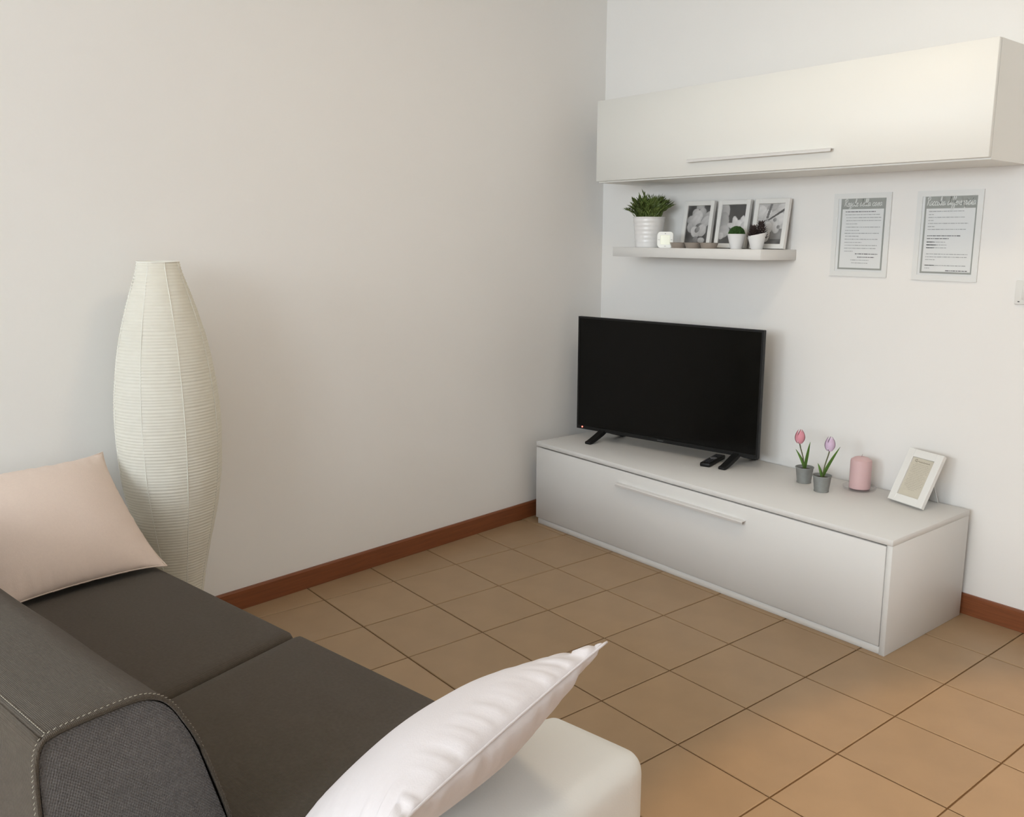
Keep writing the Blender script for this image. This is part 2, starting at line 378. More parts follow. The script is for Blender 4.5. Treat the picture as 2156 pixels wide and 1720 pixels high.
# ------------------------------------------------------------------ television
a = math.radians(10.3)
t = thing('television', 'black flat screen television standing on the white bench', 'television', (0.687, -0.218, BZ), a)
x0, x1, z0, z1 = -0.492, 0.464, 0.447-BZ, 0.990-BZ; yf = -0.040
bz = 0.009
bm = bmesh.new()
add_box(bm, x0, x1, yf+0.003, yf+0.022, z0, z1, 0.003, 2)
link('panel', bm_mesh('panel', bm, True), MBLACK, t)
bm = bmesh.new()
for (p, q, r, s) in ((x0, x0+bz, z0, z1), (x1-bz, x1, z0, z1), (x0+bz, x1-bz, z0, z0+0.016), (x0+bz, x1-bz, z1-bz, z1)): add_box(bm, p, q, yf-0.002, yf+0.004, r, s)
bez = link('bezel', bm_mesh('bezel', bm), MBLACK, t)
box('screen', x0+bz, x1-bz, yf, yf+0.0028, z0+0.016, z1-bz, MSCREEN, t)
bm = bmesh.new(); add_box(bm, x0+0.12, x1-0.12, yf+0.022, yf+0.065, z0+0.02, z0+0.36, 0.02, 3)
link('rear_housing', bm_mesh('rear_housing', bm, True), MBLACK, t)
MLOGO = mat('logo_silver', (0.09, 0.09, 0.09), 0.4, 0.5)
cxm = (x0+x1)/2
bm = bmesh.new()
for k in range(6): add_box(bm, cxm-0.016+k*0.0055, cxm-0.0125+k*0.0055, yf-0.0026, yf-0.002, z0+0.006, z0+0.0105)
link('logo', bm_mesh('logo', bm), MLOGO, bez)
lathe('standby_light', [(0.0035, 0), (0.0035, 0.0015)], emis('standby_red', (1.0, 0.10, 0.07), 5.0), bez, 12, (x0+0.034, yf-0.002, z0+0.010), (math.pi/2, 0, 0))
for fx in (-0.341, 0.362):
    # a foot: two splayed blades that meet under the panel
    V, F = [], []
    path = spline([(fx-0.012, -0.143, 0.006), (fx-0.008, -0.118, 0.011), (fx, -0.050, 0.040), (fx, -0.018, 0.056), (fx, 0.012, 0.050), (fx+0.004, 0.055, 0.028), (fx+0.010, 0.112, 0.010), (fx+0.012, 0.130, 0.007)], 5)
    n = len(path)
    for i, p in enumerate(path):
        tg = (path[min(i+1, n-1)]-path[max(i-1, 0)]).normalized(); nr = Vector((0, -tg.z, tg.y)); s = i/(n-1)
        hw = 0.0155; th = 0.010+0.014*math.sin(math.pi*s)
        if i in (0, n-1): hw *= 0.6; th *= 0.7
        for (sx, sn) in ((-1, -1), (1, -1), (1, 1), (-1, 1)): V.append(p+Vector((sx*hw, 0, 0))+nr*sn*th*0.5)
    for i in range(n-1):
        for k in range(4): F.append((i*4+k, i*4+(k+1) % 4, (i+1)*4+(k+1) % 4, (i+1)*4+k))
    F += [(3, 2, 1, 0), tuple((n-1)*4+k for k in range(4))]
    zmin = min(v.z for v in V)
    V = [v-Vector((0, 0, zmin)) for v in V]
    bm = bmesh.new(); bm.from_mesh(mesh('foot', V, F)); bmesh.ops.bevel(bm, geom=list(bm.edges), offset=0.0015, segments=1, affect='EDGES')
    link('foot', bm_mesh('foot', bm, True), MBLACK, t)

# remote control
t = thing('remote_control', 'black remote control lying before the television', 'remote control', (0.953, -0.222, BZ), math.radians(18.5))
bm = bmesh.new(); add_box(bm, -0.0235, 0.0235, -0.095, 0.095, 0.0, 0.018, 0.006, 3)
link('casing', bm_mesh('casing', bm, True), MBLACK, t)
MBTN = mat('button_rubber', (0.05, 0.05, 0.055), 0.6, 0.3)
bme = bmesh.new(); add_box(bme, -0.004, 0.004, -0.003, 0.003, 0, 0.002, 0.0007, 1); bmesh_btn = bm_mesh('button', bme, True); bmesh_btn.materials.append(MBTN)
for r in range(9):
    for c in range(3):
        if r in (4, 5): continue
        link('button', bmesh_btn, None, t, ((c-1)*0.0125, -0.075+r*0.0185, 0.0178))
lathe('direction_pad', [(0.0145, 0), (0.0145, 0.002), (0.011, 0.003), (0.006, 0.0022)], mat('pad_grey', (0.16, 0.16, 0.17), 0.4, 0.5), t, 20, (0, 0.008, 0.0178))

# ------------------------------------------------------------------ tulips in zinc pots
def tulip(loc, label, mp, bloom, leafs, rz):
    t = thing('potted_tulip', label, 'potted flower', loc, rz, 'artificial tulips in zinc pots')
    lathe('pot', [(0.001, 0.001), (0.027, 0.0), (0.0285, 0.001), (0.0285, 0.004), (0.0275, 0.005), (0.0345, 0.060), (0.0365, 0.061), (0.0365, 0.064), (0.034, 0.064), (0.032, 0.058), (0.030, 0.052)], MZINC, t, 28, cap=False)
    lathe('soil', [(0.0315, 0.052), (0.02, 0.055), (0.004, 0.057)], MSOIL, t, 20)
    b = Vector(bloom)
    tube('stem', spline([(0, 0, 0.05), (b.x*0.35, b.y*0.3, 0.10), (b.x*0.8, b.y*0.8, b.z-0.02), tuple(b)], 6), 0.0024, MSTEM, t)
    fl_ = thing_part('bloom', t, b)
    prof = [(0.0, 0.0), (0.25, 0.10), (0.62, 0.45), (0.9, 0.30), (1.0, 0.05)]
    for k in range(6):
        an = k*math.pi/3+(0.2 if k % 2 else 0); rr = 1.0 if k % 2 else 0.90
        V, F = [], []
        NU, NV = 5, 8
        for i in range(NV+1):
            s = i/NV; R = 0.0225*rr*(math.sin(math.pi*min(1, 0.12+s*0.80)))**0.7*(1-0.25*s); z = s*0.056
            wd = 0.62*math.sin(math.pi*min(1, 0.15+0.85*s))**0.8+0.02
            for j in range(NU+1):
                q = (j/NU-0.5)*2*wd
                V.append((R*math.cos(an+q), R*math.sin(an+q), z))
        for i in range(NV):
            for j in range(NU):
                p = i*(NU+1)+j; F.append((p, p+1, p+NU+2, p+NU+1))
        link('petal', mesh('petal', V, F, True), mp, fl_)
    for (dx, dy, hh, w0, cur) in leafs:
        V, F = [], []; N = 10
        d = Vector((dx, dy, 0)); side = (d.normalized()*hh-Vector((0, 0, d.length*0.9))).normalized()*0.93+Vector((-dy, dx, 0)).normalized()*0.36
        for i in range(N+1):
            s = i/N; c = Vector((0, 0, 0.050))+d*(s**cur)+Vector((0, 0, hh*s)); wd = w0*(0.55+0.9*s-1.45*s**2.2)
            wd = max(wd, 0.0003)
            nb = Vector((-dy, dx, 0)).normalized()*wd*0.35; V += [c-side*wd-nb, c+nb, c+side*wd-nb]
        for i in range(N):
            for k in (0, 1): F.append((i*3+k, i*3+k+1, i*3+k+4, i*3+k+3))
        o = link('leaf', mesh('leaf', V, F, True), MLEAF, t)
        md = o.modifiers.new('thick', 'SOLIDIFY'); md.thickness = 0.0008
    return t
def thing_part(name, parent, loc):
    # small green calyx joins the petals to the stem
    o = lathe(name, [(0.0025, -0.003), (0.006, 0.0), (0.0075, 0.004), (0.003, 0.005)], MSTEM, parent, 12, loc)
    return o
rt = Vector((0.643, 0.766)); 
def scr(d, fwd=0.0): return (rt.x*d-0.766*fwd, rt.y*d+0.643*fwd)
x, y = scr(-0.026); l1 = scr(-0.040); l2 = scr(0.016)
tulip((1.386, -0.185, BZ), 'pink artificial tulip in a small zinc pot', MTUL1, (x, y, 0.160), [(l1[0], l1[1], 0.085, 0.0085, 1.5), (l2[0], l2[1], 0.115, 0.010, 1.3)], 0)
x, y = scr(0.022); l1 = scr(-0.020); l2 = scr(0.062)
tulip((1.503, -0.243, BZ), 'lilac artificial tulip in a small zinc pot', MTUL2, (x, y, 0.160), [(l1[0], l1[1], 0.060, 0.0085, 1.4), (l2[0], l2[1], 0.125, 0.0105, 1.3)], 0)

# candle on glass dish
t = thing('pillar_candle', 'pink pillar candle standing on a clear glass dish', 'candle', (1.583, -0.106, BZ+0.0075))
lathe('wax', [(0.038, 0), (0.040, 0.002), (0.040, 0.106), (0.038, 0.113), (0.026, 0.121), (0.010, 0.125), (0.003, 0.124)], MWAX, t, 40)
tube('wick', [(0, 0, 0.122), (0.001, 0.0005, 0.130), (0.003, 0.001, 0.134)], 0.0011, mat('wick_cotton', (0.5, 0.4, 0.38), 0.9, 0.1), t, 6)
t = lathe('glass_dish', [(0.002, 0), (0.050, 0), (0.060, 0.004), (0.064, 0.013), (0.0615, 0.0145), (0.057, 0.007), (0.048, 0.006), (0.002, 0.006)], MGLASS, None, 48, (1.583, -0.106, BZ+0.0008))
tag(t, 'round clear glass dish under the pink candle', 'dish')

# ------------------------------------------------------------------ prints and frames
def ring(bm, x0, x1, z0, z1, b, y0, y1):
    add_box(bm, x0, x0+b, y0, y1, z0, z1); add_box(bm, x1-b, x1, y0, y1, z0, z1)
    add_box(bm, x0+b, x1-b, y0, y1, z0, z0+b); add_box(bm, x0+b, x1-b, y0, y1, z1-b, z1)
GL = {
 'a': (1.1, [[(.85,.85),(.5,1),(.1,.6),(.15,.1),(.5,.05),(.85,.85),(.85,.15),(1.15,.15)]]),
 'c': (.95, [[(.8,.8),(.5,1),(.1,.6),(.15,.1),(.5,0),(1.0,.2)]]),
 'd': (1.1, [[(.85,.8),(.5,1),(.1,.6),(.15,.1),(.5,.05),(.9,.9),(.95,2.1),(.88,.3),(1.15,.15)]]),
 'e': (.9, [[(.0,.35),(.5,.55),(.7,.85),(.45,1),(.15,.6),(.25,.1),(.6,0),(.95,.25)]]),
 'f': (.8, [[(.0,.2),(.5,1.2),(.65,2.0),(.42,2.0),(.35,.8),(.3,-.8),(.5,-.9),(.5,-.1),(.9,.2)]]),
 'g': (1.05, [[(.85,.8),(.5,1),(.1,.6),(.15,.1),(.5,.05),(.85,.9),(.8,-.7),(.4,-1),(.2,-.7),(1.1,.15)]]),
 'i': (.6, [[(0,.2),(.3,1),(.3,.2),(.65,.15)], [(.32,1.42),(.36,1.5),(.4,1.42)]]),
 'l': (.7, [[(0,.2),(.5,1.4),(.5,2.1),(.27,2.0),(.2,.4),(.4,0),(.75,.2)]]),
 'n': (1.05, [[(0,.3),(.2,1),(.2,0),(.27,.6),(.6,1),(.75,.8),(.75,.15),(1.1,.2)]]),
 'o': (1.0, [[(.5,1),(.1,.6),(.15,.1),(.5,0),(.85,.4),(.7,.9),(.5,1),(.75,.8),(1.05,.85)]]),
 'r': (.85, [[(0,.2),(.25,1.1),(.35,.9),(.65,.95),(.6,.3),(.9,.2)]]),
 's': (.85, [[(0,.1),(.45,1.05),(.62,.5),(.45,0),(.1,.1),(.9,.2)]]),
 't': (.75, [[(0,.2),(.4,1.7),(.3,.3),(.5,0),(.8,.2)], [(.05,1.25),(.7,1.32)]]),
 'z': (.9, [[(.1,.95),(.75,1),(.3,.45),(.6,.3),(.5,-.6),(.2,-.7),(1,.2)]]),
 'R': (1.45, [[(.35,0),(.4,1),(.45,2.0)], [(.0,1.6),(.5,2.15),(1.1,2.0),(1.1,1.4),(.5,1.1),(.8,.6),(1.3,0),(1.55,.25)]]),
 ' ': (.7, []) }
def script_text(name, txt, x0, x1, zb, m, parent, y, width=0.0007, hscale=1.0, loc=(0, 0, 0)):
    adv = sum(GL[c][0] for c in txt); s = (x1-x0)/adv; V, F = [], []; px = 0
    for ch in txt:
        w, strokes = GL[ch]
        for st in strokes:
            pts = spline([(px+p[0]+0.22*p[1], 0, p[1]) for p in st], 5)
            pts = [Vector((x0+p.x*s, y, zb+p.z*s*hscale)) for p in pts]
            for i in range(len(pts)):
                tg = (pts[min(i+1, len(pts)-1)]-pts[max(i-1, 0)]); tg.normalize(); nr = Vector((-tg.z, 0, tg.x))*width
                V += [pts[i]-nr, pts[i]+nr]
                if i: b = len(V); F.append((b-4, b-3, b-1, b-2))
        px += w
    return link(name, mesh(name, V, F), m, parent, loc)
def text_lines(name, rows, m, parent, y, hgt):
    """rows of unreadable small print: each row (x0, x1, z) is broken into word-sized dashes"""
    V, F = [], []
    for (xa, xb, z) in rows:
        x = xa
        while x < xb-0.001:
            w = min(random.choice((0.004, 0.007, 0.010, 0.013, 0.016)), xb-x)
            b = len(V); hh = hgt*random.uniform(0.8, 1.1)
            V += [(x, y, z-hh/2), (x+w, y, z-hh/2), (x+w, y, z+hh/2), (x, y, z+hh/2)]; F.append((b, b+1, b+2, b+3)); x += w+0.0018
    return link(name, mesh(name, V, F), m, parent)
def notice(x0, x1, z0, z1, title, label, bold, rows, g):
    t = thing('framed_notice', label, 'framed notice', (x0, 0, z0))
    w, hh = x1-x0, z1-z0
    bm = bmesh.new(); ring(bm, 0, w, 0, hh, 0.020, -0.0068, -0.001)
    link('frame', bm_mesh('frame', bm), MPLEX, t)
    sh = box('sheet', 0.0202, w-0.0202, -0.0045, -0.001, 0.0202, hh-0.0202, MPAPER, t)
    gx0, gx1, gz0, gz1 = g
    bm = bmesh.new(); ring(bm, gx0, gx1, gz0, gz1, 0.0065, -0.0051, -0.0046); link('printed_border', bm_mesh('printed_border', bm), MPGREY, sh)
    hd = box('header_band', gx0+0.0066, gx1-0.0066, -0.0051, -0.0046, gz1-0.042, gz1-0.0066, MPGREY, sh)
    m_ = 0.012 if len(title) < 18 else 0.006
    script_text('title', title, gx0+m_, gx1-m_*1.3, gz1-0.031, MWHITEP, sh, -0.0056, 0.0011, 1.25 if len(title) < 18 else 1.6)
    fx = lambda r: (gx0+0.0065+r[0]*(gx1-gx0-0.013), gx0+0.0065+r[1]*(gx1-gx0-0.013), gz1-0.042-r[2]*(gz1-gz0-0.0485))
    text_lines('printed_heading_text', [fx(r) for r in bold], MINK, sh, -0.0052, 0.0030)['kind'] = 'stuff'
    text_lines('printed_body_text', [fx(r) for r in rows], MINKL, sh, -0.0052, 0.0026)['kind'] = 'stuff'
    return t
rows1 = [(.08,.92,.095),(.11,.95,.145),(.11,.95,.195),(.11,.40,.25),(.11,.94,.305),(.10,.44,.36),(.09,.92,.41),(.11,.44,.46),(.10,.90,.51),(.10,.52,.565),(.11,.90,.615),(.10,.88,.665),(.11,.33,.715),(.28,.72,.865),(.30,.70,.915)]
bold1 = [(.08,.82,.045),(.38,.92,.76),(.44,.85,.815)]
notice(1.328, 1.570, 1.216, 1.535, 'Regole della casa', 'framed house rules notice nearer the plant shelf', bold1, rows1, (0.032, 0.220, 0.027, 0.301))
rows2 = [(.06,.78,.045),(.06,.17,.095),(.06,.80,.14),(.06,.17,.19),(.06,.88,.235),(.06,.20,.285),(.06,.85,.33),(.07,.45,.53),(.07,.48,.575),(.07,.48,.62),(.07,.92,.72),(.06,.92,.765),(.06,.26,.81),(.06,.90,.90),(.06,.16,.945)]
bold2 = [(.06,.75,.43),(.06,.52,.475),(.06,.22,.53),(.06,.26,.575),(.06,.22,.62),(.06,.26,.90),(.5,.94,.98)]
notice(1.671, 1.911, 1.213, 1.534, 'Raccolta differenziata', 'framed recycling notice nearer the wall socket', bold2, rows2, (0.030, 0.221, 0.026, 0.300))

# black and white flower photographs -------------------------------------------------
def petals(bg, plist):
    def f(u, v):
        c = bg(u, v)
        for (cx, cy, rx, ry, ang, lo, hi) in plist:
            dx, dy = (u-cx), (v-cy)*1.3
            ca, sa = math.cos(ang), math.sin(ang)
            p, q = (dx*ca+dy*sa)/rx, (-dx*sa+dy*ca)/ry
            r = p*p+q*q
            if r < 1.0:
                k = lo+(hi-lo)*(0.5+0.5*p)*(1-0.35*r)
                k *= 1-0.035*math.sin(q*7+p*2)
                if r > 0.82: k = k*0.85+c*0.12
                c = k
        return c
    return f
bg1 = lambda u, v: 0.10+0.10*noise.noise((u*3, v*4, 1.3))+(0.28 if (0.35 < u < 0.7 and v > 0.9) else 0)
pic1 = petals(bg1, [(0.36,0.80,0.17,0.16,0.6,0.35,0.62),(0.66,0.82,0.17,0.16,2.4,0.35,0.6),(0.92,0.72,0.28,0.15,0.5,0.32,0.6),(0.20,0.62,0.20,0.16,0.1,0.35,0.62),(0.45,0.70,0.24,0.22,0.9,0.42,0.72),(0.80,0.55,0.28,0.17,0.9,0.38,0.64),(0.22,0.42,0.20,0.18,2.2,0.28,0.55),(0.42,0.60,0.20,0.20,1.2,0.45,0.72),(0.55,0.45,0.16,0.10,0.4,0.10,0.30),(0.70,0.34,0.22,0.2,1.2,0.40,0.66),(0.42,0.30,0.22,0.18,2.4,0.42,0.70),(0.50,0.36,0.12,0.09,0.7,0.15,0.38),(0.72,0.08,0.10,0.16,1.5,0.35,0.55),(0.46,0.08,0.14,0.12,1.2,0.12,0.3)])
bg2 = lambda u, v: 0.085+0.02*noise.noise((u*3, v*3, 4.3))
pic2 = petals(bg2, [(0.10,0.85,0.22,0.30,0.2,0.30,0.52),(0.12,0.55,0.22,0.36,0.1,0.25,0.48),(0.16,0.32,0.24,0.22,0.3,0.32,0.60),(0.06,0.20,0.12,0.12,0.4,0.4,0.62),(0.50,0.45,0.24,0.09,-0.3,0.55,0.78),(0.62,0.50,0.13,0.28,0.35,0.6,0.84),(0.88,0.52,0.12,0.26,-0.1,0.6,0.84),(0.76,0.40,0.17,0.28,0.1,0.62,0.86),(0.95,0.42,0.14,0.2,-0.3,0.55,0.8),(0.75,0.22,0.2,0.16,0.0,0.4,0.6)])
def bg3(u, v):
    c = 0.50+0.20*noise.noise((u*2.2, v*3, 2.2))
    if v < 0.38: c = 0.14+0.10*noise.noise((u*5, v*5, 3.1))+(0.13 if u > 0.55 and v > 0.12 else 0)
    return c
_p3 = petals(bg3, [(0.12,0.80,0.20,0.22,0.9,0.55,0.76),(0.50,0.90,0.22,0.14,0.4,0.35,0.55),(0.88,0.90,0.2,0.14,0.4,0.55,0.75),(0.35,0.72,0.22,0.14,1.0,0.5,0.74),(0.78,0.62,0.26,0.22,0.4,0.55,0.80),(0.62,0.52,0.2,0.2,0.6,0.45,0.7),(0.22,0.45,0.22,0.14,0.2,0.5,0.74),(0.40,0.40,0.2,0.2,1.2,0.5,0.75),(0.66,0.60,0.07,0.06,0.2,0.2,0.4),(0.72,0.40,0.18,0.14,1.8,0.5,0.72),(0.22,0.22,0.10,0.2,0.1,0.42,0.62),(0.42,0.22,0.11,0.22,-0.1,0.52,0.76),(0.82,0.42,0.06,0.06,0,0.18,0.35)])
def pic3(u, v):
    c = _p3(u, v)
    d = (v-(0.60+0.26*(u-0.42)/0.58))
    if u > 0.42 and abs(d) < 0.022+0.022*(u-0.42): return 0.09+0.03*noise.noise((u*20, v*20, 0))
    if 0.12 < u < 0.42 and abs(v-(0.52+0.30*(u-0.1))) < 0.012: return 0.2
    if abs(u-(0.36+0.32*(v-0.66))) < 0.045 and 0.64 < v < 1.0: return 0.13+0.05*v
    return c
def photo(name, w, hh, fn, parent, loc, nx=52, nz=70):
    V, F, Cc = [], [], []
    for j in range(nz+1):
        for i in range(nx+1):
            V.append((w*i/nx, 0, hh*j/nz))
            k = max(0.01, min(0.9, fn(i/nx, j/nz))); Cc.append((k, k*0.975, k*0.955, 1))
    for j in range(nz):
        for i in range(nx): p = j*(nx+1)+i; F.append((p, p+1, p+nx+2, p+nx+1))
    me = mesh(name, V, F)
    at = me.attributes.new('print', 'FLOAT_COLOR', 'POINT')
    for k, c in enumerate(Cc): at.data[k].color = c
    return link(name, me, MPHOTO, parent, loc)
FW, FH = 0.171, 0.208
def picture_frame(loc, lean, rz, label, cat='picture frame', group=None, fw=FW, fh=FH, brd=0.020, fn=None):
    t = thing('picture_frame', label, cat, loc, rz, group); t.rotation_euler = (-lean, 0, rz)
    bm = bmesh.new(); ring(bm, -fw/2, fw/2, 0, fh, brd, -0.010, 0.006)
    bmesh.ops.bevel(bm, geom=[e for e in bm.edges if all(abs(v.co.y+0.010) < 1e-6 for v in e.verts)], offset=0.0012, segments=1, affect='EDGES')
    link('frame', bm_mesh('frame', bm), MFRAME, t)
    box('backing', -fw/2+0.006, fw/2-0.006, 0.0062, 0.009, 0.006, fh-0.006, MSEAM, t)
    if fn: photo('photograph', fw-2*brd-0.0004, fh-2*brd-0.0004, fn, t, (-fw/2+brd+0.0002, -0.003, brd+0.0002))
    return t
ln = math.atan2(0.030, 0.203)
picture_frame((0.662, -0.052, SZ_+0.0015), ln, 0.0, 'white frame with a magnolia photo behind the tealight cups', fn=pic1, group='flower photographs on the shelf')
picture_frame((0.858, -0.052, SZ_+0.0015), ln, 0.0, 'white frame with dark flower photo behind the round green plant', fn=pic2, group='flower photographs on the shelf')
picture_frame((1.054, -0.052, SZ_+0.0015), ln, 0.0, 'white frame with a blossom branch photo at the shelf end', fn=pic3, group='flower photographs on the shelf')

# small framed card on the bench
LN = math.radians(28.0); RZF = math.radians(-13)
t = picture_frame((1.803, -0.165, BZ+0.005), LN, RZF, 'small white frame with a printed card leaning on the bench', fw=0.152, fh=0.208, brd=0.029)
cd = box('card', -0.152/2+0.0292, 0.152/2-0.0292, -0.004, -0.002, 0.0292, 0.208-0.0292, MBEIGE, t)
w2 = 0.152/2-0.0292
pts = spline([(-w2*0.62, -0.0046, 0.163), (-w2*0.75, -0.0046, 0.168), (-w2*0.55, -0.0046, 0.172), (-w2*0.6, -0.0046, 0.162), (-w2*0.42, -0.0046, 0.166)]+[(-w2*0.42+w2*1.1*k/14, -0.0046, 0.1645+(0.0022 if k % 2 else -0.0018)) for k in range(1, 15)], 4)
V, F = [], []
for i, p in enumerate(pts):
    tg = (pts[min(i+1, len(pts)-1)]-pts[max(i-1, 0)]).normalized(); nr = Vector((-tg.z, 0, tg.x))*0.0009
    V += [p-nr, p+nr]
    if i: b = len(V); F.append((b-4, b-3, b-1, b-2))
link('card_title', mesh('card_title', V, F), mat('card_ink', (0.28, 0.25, 0.19), 0.8, 0.1), cd)
text_lines('card_text', [(-w2*r, w2*r, 0.155-k*0.0062) for k, r in enumerate((.6, .8, .75, .82, .7, .8, .5, .8, .78, .6, .8, .82, .7, .8, .76, .5, .3))], mat('card_ink_pale', (0.46, 0.42, 0.34), 0.8, 0.1), cd, -0.0042, 0.0018)
# easel leg at the back, reaching down to the bench
V = []
p_top = Vector((0, 0.0092, 0.165)); 
Rm = Matrix.Rotation(-LN, 4, 'X').inverted()
p_bot = Rm @ Vector((0, 0.165*math.sin(LN)+0.060, -0.004))
bm = bmesh.new()
for sx in (-0.018, 0.018):
    for p in (p_top, p_bot): bm.verts.new(p+Vector((sx*(1.0 if p is p_top else 1.6), 0, 0)))
bm.verts.ensure_lookup_table(); v = bm.verts; bm.faces.new((v[0], v[2], v[3], v[1]))
r = bmesh.ops.extrude_face_region(bm, geom=list(bm.faces)); bmesh.ops.translate(bm, verts=[e for e in r['geom'] if isinstance(e, bmesh.types.BMVert)], vec=(0, 0.0025, 0.0008))
link('easel_leg', bm_mesh('easel_leg', bm), MFRAME, t)

# ------------------------------------------------------------------ things on the shelf
def ribbed_pot(name, r0, r1, hh, parent, ribs=7):
    prof = [(0.002, 0.0), (r0-0.002, 0.0), (r0, 0.002)]
    N = 50
    for i in range(1, N+1):
        s = i/N; z = 0.002+s*(hh-0.006); rr = r0+(r1-r0)*s
        rip = 0.0004*math.sin(s*2*math.pi*ribs) if 0.12 < s else 0
        prof.append((rr+rip, z))
    prof += [(r1+0.002, hh-0.003), (r1+0.0015, hh), (r1-0.003, hh), (r1-0.005, hh-0.012), (r1-0.006, hh-0.018)]
    return lathe(name, prof, MCER, parent, 48, cap=False)
t = thing('potted_grass', 'bushy green grass plant in a ribbed white pot', 'potted plant', (0.446, -0.130, SZ_))
ribbed_pot('pot', 0.061, 0.0725, 0.138, t)
lathe('soil', [(0.067, 0.118), (0.03, 0.123), (0.004, 0.124)], MSOIL, t, 24)
rnd = random.Random(5); V, F = [], []
for k in range(200):
    an = rnd.uniform(0, 2*math.pi); rb = 0.052*math.sqrt(rnd.random())
    base = Vector((rb*math.cos(an), rb*math.sin(an), 0.118))
    out = rnd.uniform(0.1, 1.25)*(0.25+0.75*rb/0.052); hh = rnd.uniform(0.062, 0.116)*(1-0.30*out)
    if rnd.random() < 0.06: hh *= 1.12
    d = Vector((math.cos(an+rnd.uniform(-.5, .5)), math.sin(an+rnd.uniform(-.5, .5)), 0))
    tip = base+d*(0.052*out)+Vector((0, 0, hh))
    if tip.y > 0.105: tip.y = 0.105
    mid = (base+tip)/2+Vector((0, 0, hh*0.14))+d*(-0.006)
    st = [base, mid, tip]
    P = spline(st, 4)
    for i in range(len(P)-1):          # flat stem
        s = Vector((-d.y, d.x, 0))*0.0007; b = len(V)
        V += [P[i]-s, P[i]+s, P[i+1]+s, P[i+1]-s]; F.append((b, b+1, b+2, b+3))
    for i in range(2, len(P)):         # alternate narrow leaflets
        for sg in (-1, 1):
            if rnd.random() < 0.15: continue
            ax = (P[i]-P[i-1]).normalized(); sd = Vector((-d.y, d.x, 0))*sg*rnd.uniform(.4, .9)+Vector((rnd.uniform(-.35, .35), rnd.uniform(-.35, .35), 0))
            dr = (ax*0.9+sd*0.75).normalized(); L = rnd.uniform(0.018, 0.034); wv = dr.cross(ax); wv = (wv if wv.length > 1e-4 else Vector((1, 0, 0))).normalized()
            wv = (wv*0.6+dr.cross(wv)*0.8).normalized()*0.0030
            p = P[i]; b = len(V)
            V += [p, p+dr*L*0.45+wv, p+dr*L, p+dr*L*0.45-wv]; F += [(b, b+1, b+2, b+3)]
    ax = (P[-1]-P[-2]).normalized(); wv = Vector((-d.y, d.x, 0))*0.0026; b = len(V)
    V += [P[-1]-ax*0.004, P[-1]+ax*0.009+wv, P[-1]+ax*0.022, P[-1]+ax*0.009-wv]; F += [(b, b+1, b+2, b+3)]
o = link('foliage', mesh('foliage', V, F), MGRASS, t); o['kind'] = 'stuff'

# small square clock
t = thing('desk_clock', 'small white rounded square clock beside the grass pot', 'clock', (0.602, -0.185, SZ_), math.radians(38))
bm = bmesh.new(); add_box(bm, -0.0355, 0.0355, -0.018, 0.018, 0, 0.071)
es = [e for e in bm.edges if abs(e.verts[0].co.y-e.verts[1].co.y) > 0.02]
bmesh.ops.bevel(bm, geom=es, offset=0.016, segments=6, profile=0.5, affect='EDGES')
es = [e for e in bm.edges if len(e.link_faces) == 2 and e.calc_face_angle() > 1.2]
bmesh.ops.bevel(bm, geom=es, offset=0.003, segments=2, affect='EDGES')
MCLK = mat('clock_plastic', (0.90, 0.90, 0.86), 0.35, 0.45)
link('casing', bm_mesh('casing', bm, True), MCLK, t)
box('display', -0.021, 0.021, -0.0188, -0.0175, 0.015, 0.056, emis('pale_display', (0.88, 0.90, 0.78), 0.12), t, 0.003, 2)
MTICK = mat('tick_grey', (0.42, 0.42, 0.38), 0.6, 0.3)
for (px, pz, w, hh) in ((0, 0.0625, 0.002, 0.004), (0, 0.0075, 0.004, 0.002), (-0.028, 0.0355, 0.004, 0.002), (0.028, 0.0355, 0.004, 0.002)):
    box('side_mark', px-w, px+w, -0.0186, -0.0179, pz-hh/2, pz+hh/2, MTICK, t)

# tealight cups
for (x, lb) in ((0.664, 'shallow taupe metal tealight cup next to the clock'), (0.748, 'shallow taupe metal tealight cup between the two others'), (0.835, 'shallow taupe metal tealight cup farthest from the clock')):
    t = thing('tealight_cup', lb, 'candle holder', (x, -0.165, SZ_), 0, 'tealight cups on the shelf')
    lathe('cup', [(0.002, 0.0), (0.028, 0.0), (0.032, 0.003), (0.039, 0.021), (0.0405, 0.0235), (0.039, 0.0245), (0.036, 0.022), (0.029, 0.006), (0.002, 0.005)], MTAUPE, t, 36, cap=False)
    lathe('candle', [(0.019, 0.0055), (0.019, 0.0165), (0.003, 0.0170)], MCER, t, 24)

